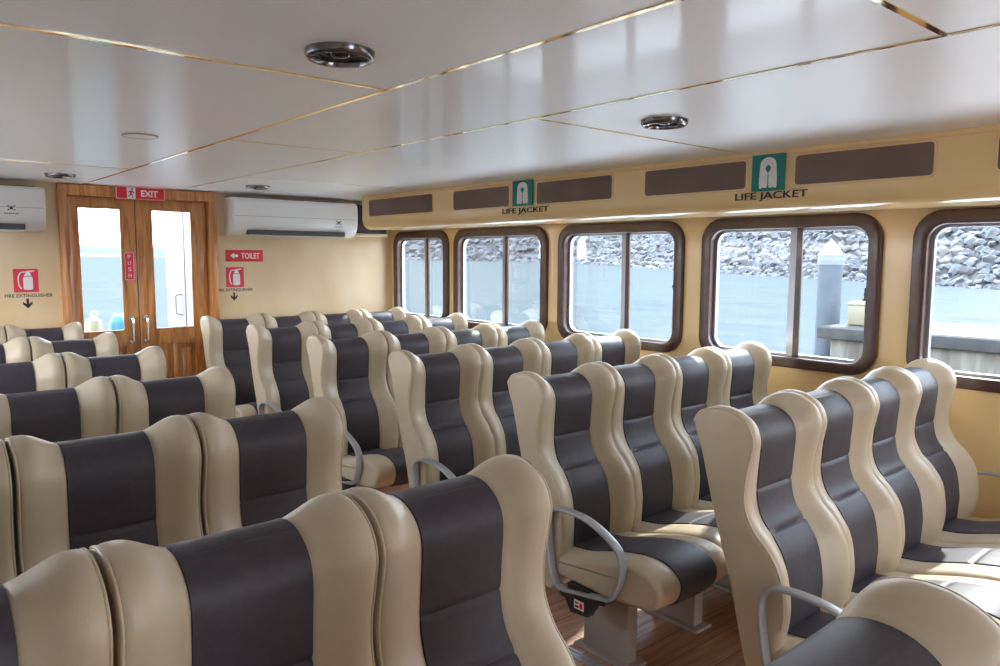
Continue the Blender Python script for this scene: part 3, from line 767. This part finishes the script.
bm = bmesh.new(); box(bm, -.06, .06, -.15, .1, 0, .05, bev=.01); box(bm, -.04, .04, -.13, -.05, .05, .13, bev=.015); box(bm, -.04, .04, -.02, .07, .05, .11, bev=.015)
link('fitting_body', finish(bm, 'fitting_body'), M['black'], lm)

# far shore seen through the door
def shore(name, x0, x1, y, h, m, label, seed):
    bm = bmesh.new(); prev = None; n = 90
    for i in range(n+1):
        x = x0+(x1-x0)*i/n; hh = h*(.62+.3*noise.noise(Vector((i*.13, seed, 0)))+.25*noise.noise(Vector((i*.5, seed, 3))))
        row = [bm.verts.new((x, y, ZW-.5)), bm.verts.new((x, y+15, ZW+hh*.8)), bm.verts.new((x, y+40, ZW+hh)), bm.verts.new((x, y+90, ZW-.5))]
        if prev:
            for j in range(3): bm.faces.new((prev[j], prev[j+1], row[j+1], row[j]))
        prev = row
    tag(link(name, finish(bm, name, 60), m), label, 'shore')
shore('wooded_shore', -700, 700, 1750, 40, M['hill'], 'pale hazy wooded shoreline across the water beyond the door glass', 4)
shore('sand_shore', -700, 700, 1500, 8, M['shore'], 'light strip of beach below the hazy wooded shoreline', 9)

# foredeck beyond the doors
bm = bmesh.new(); box(bm, XL, XR, YF+.1, 9.6, -.08, 0); struct('foredeck_floor', finish(bm, 'foredeck_floor', 0), M['deckwhite'])
cb = empty('deck_cubicle', (2.55, 7.25, 0), 'white cubicle with a metal-handled door on the foredeck outside the glass', 'cubicle')
T = Vector((2.55, 7.25, 0))
def cbox(name, b, m, bev=0, par=cb):
    bm = bmesh.new(); box(bm, *b, bev=bev)
    for v in bm.verts: v.co -= T
    return link(name, finish(bm, name), m, par)
cbox('side_wall', (2.25, 2.29, 6.55, 7.02, 0, 2.02), M['cubwhite'], .004)
d = cbox('cubicle_door', (2.245, 2.285, 7.03, 7.56, .02, 2.0), M['cubwhite'], .004)
cbox('back_wall', (2.29, 3.0, 6.55, 7.56, 0, 2.0), M['cubwhite'])
bm = bmesh.new()
sweep(bm, catmull([(2.245, 7.13, 1.04), (2.195, 7.13, 1.05), (2.19, 7.13, 1.08), (2.19, 7.13, 1.19), (2.195, 7.13, 1.22), (2.245, 7.13, 1.23)], 5), circ(.010, 10), upd=Vector((0, 1, 0)))
for v in bm.verts: v.co -= T
link('handle', finish(bm, 'handle'), M['armgrey'], d)
tb = empty('deck_drum', (2.05, 8.55, 0), 'teal plastic drum on the foredeck behind the door glass', 'drum')
bm = bmesh.new(); lathe(bm, [(0, 0), (.095, 0), (.105, .03), (.105, .3), (.112, .32), (.112, .36), (.105, .38), (.105, .62), (.112, .64), (.112, .68), (.105, .70), (.10, .87), (.07, .93), (.05, .95), (0, .95)], 28)
link('drum_body', finish(bm, 'drum_body'), M['tealplastic'], tb)
bm = bmesh.new(); lathe(bm, [(.045, .94), (.045, .97), (0, .975)], 20); link('drum_lid', finish(bm, 'drum_lid'), M['whitepaint'], tb)
fb = empty('float_bag', (1.68, 8.45, 0), 'pale yellow fender leaning on the foredeck left of the teal drum', 'fender')
bm = bmesh.new(); lathe(bm, [(0, 0), (.07, .02), (.10, .12), (.105, .5), (.10, .82), (.07, .93), (.03, .96), (0, .96)], 24, Matrix.Rotation(.12, 4, 'Y')); link('fender_body', finish(bm, 'fender_body'), M['yellowcream'], fb)
bm = bmesh.new(); sweep(bm, catmull([(.1, 0, .955), (.09, 0, .99), (.115, 0, 1.01), (.14, 0, .99), (.13, 0, .955)], 4), circ(.012, 8), upd=Vector((0, 1, 0))); link('fender_eye', finish(bm, 'fender_eye'), M['whitepaint'], fb)

# unseen white slabs added beside and behind the cabin to bounce light inside
for nm, b in (('bounce_slab_side', (XR+.12, XR+2.4, YB-3, YF+.5, .42, .50)), ('bounce_slab_side', (XL-1.25, XL-.12, YB-3, YF+.5, .50, .58)), ('bounce_slab_aft', (XL, XR, YB-4.5, YB-.1, -.08, 0))):
    bm = bmesh.new(); box(bm, *b); struct(nm, finish(bm, nm, 0), M['whitepaint'])
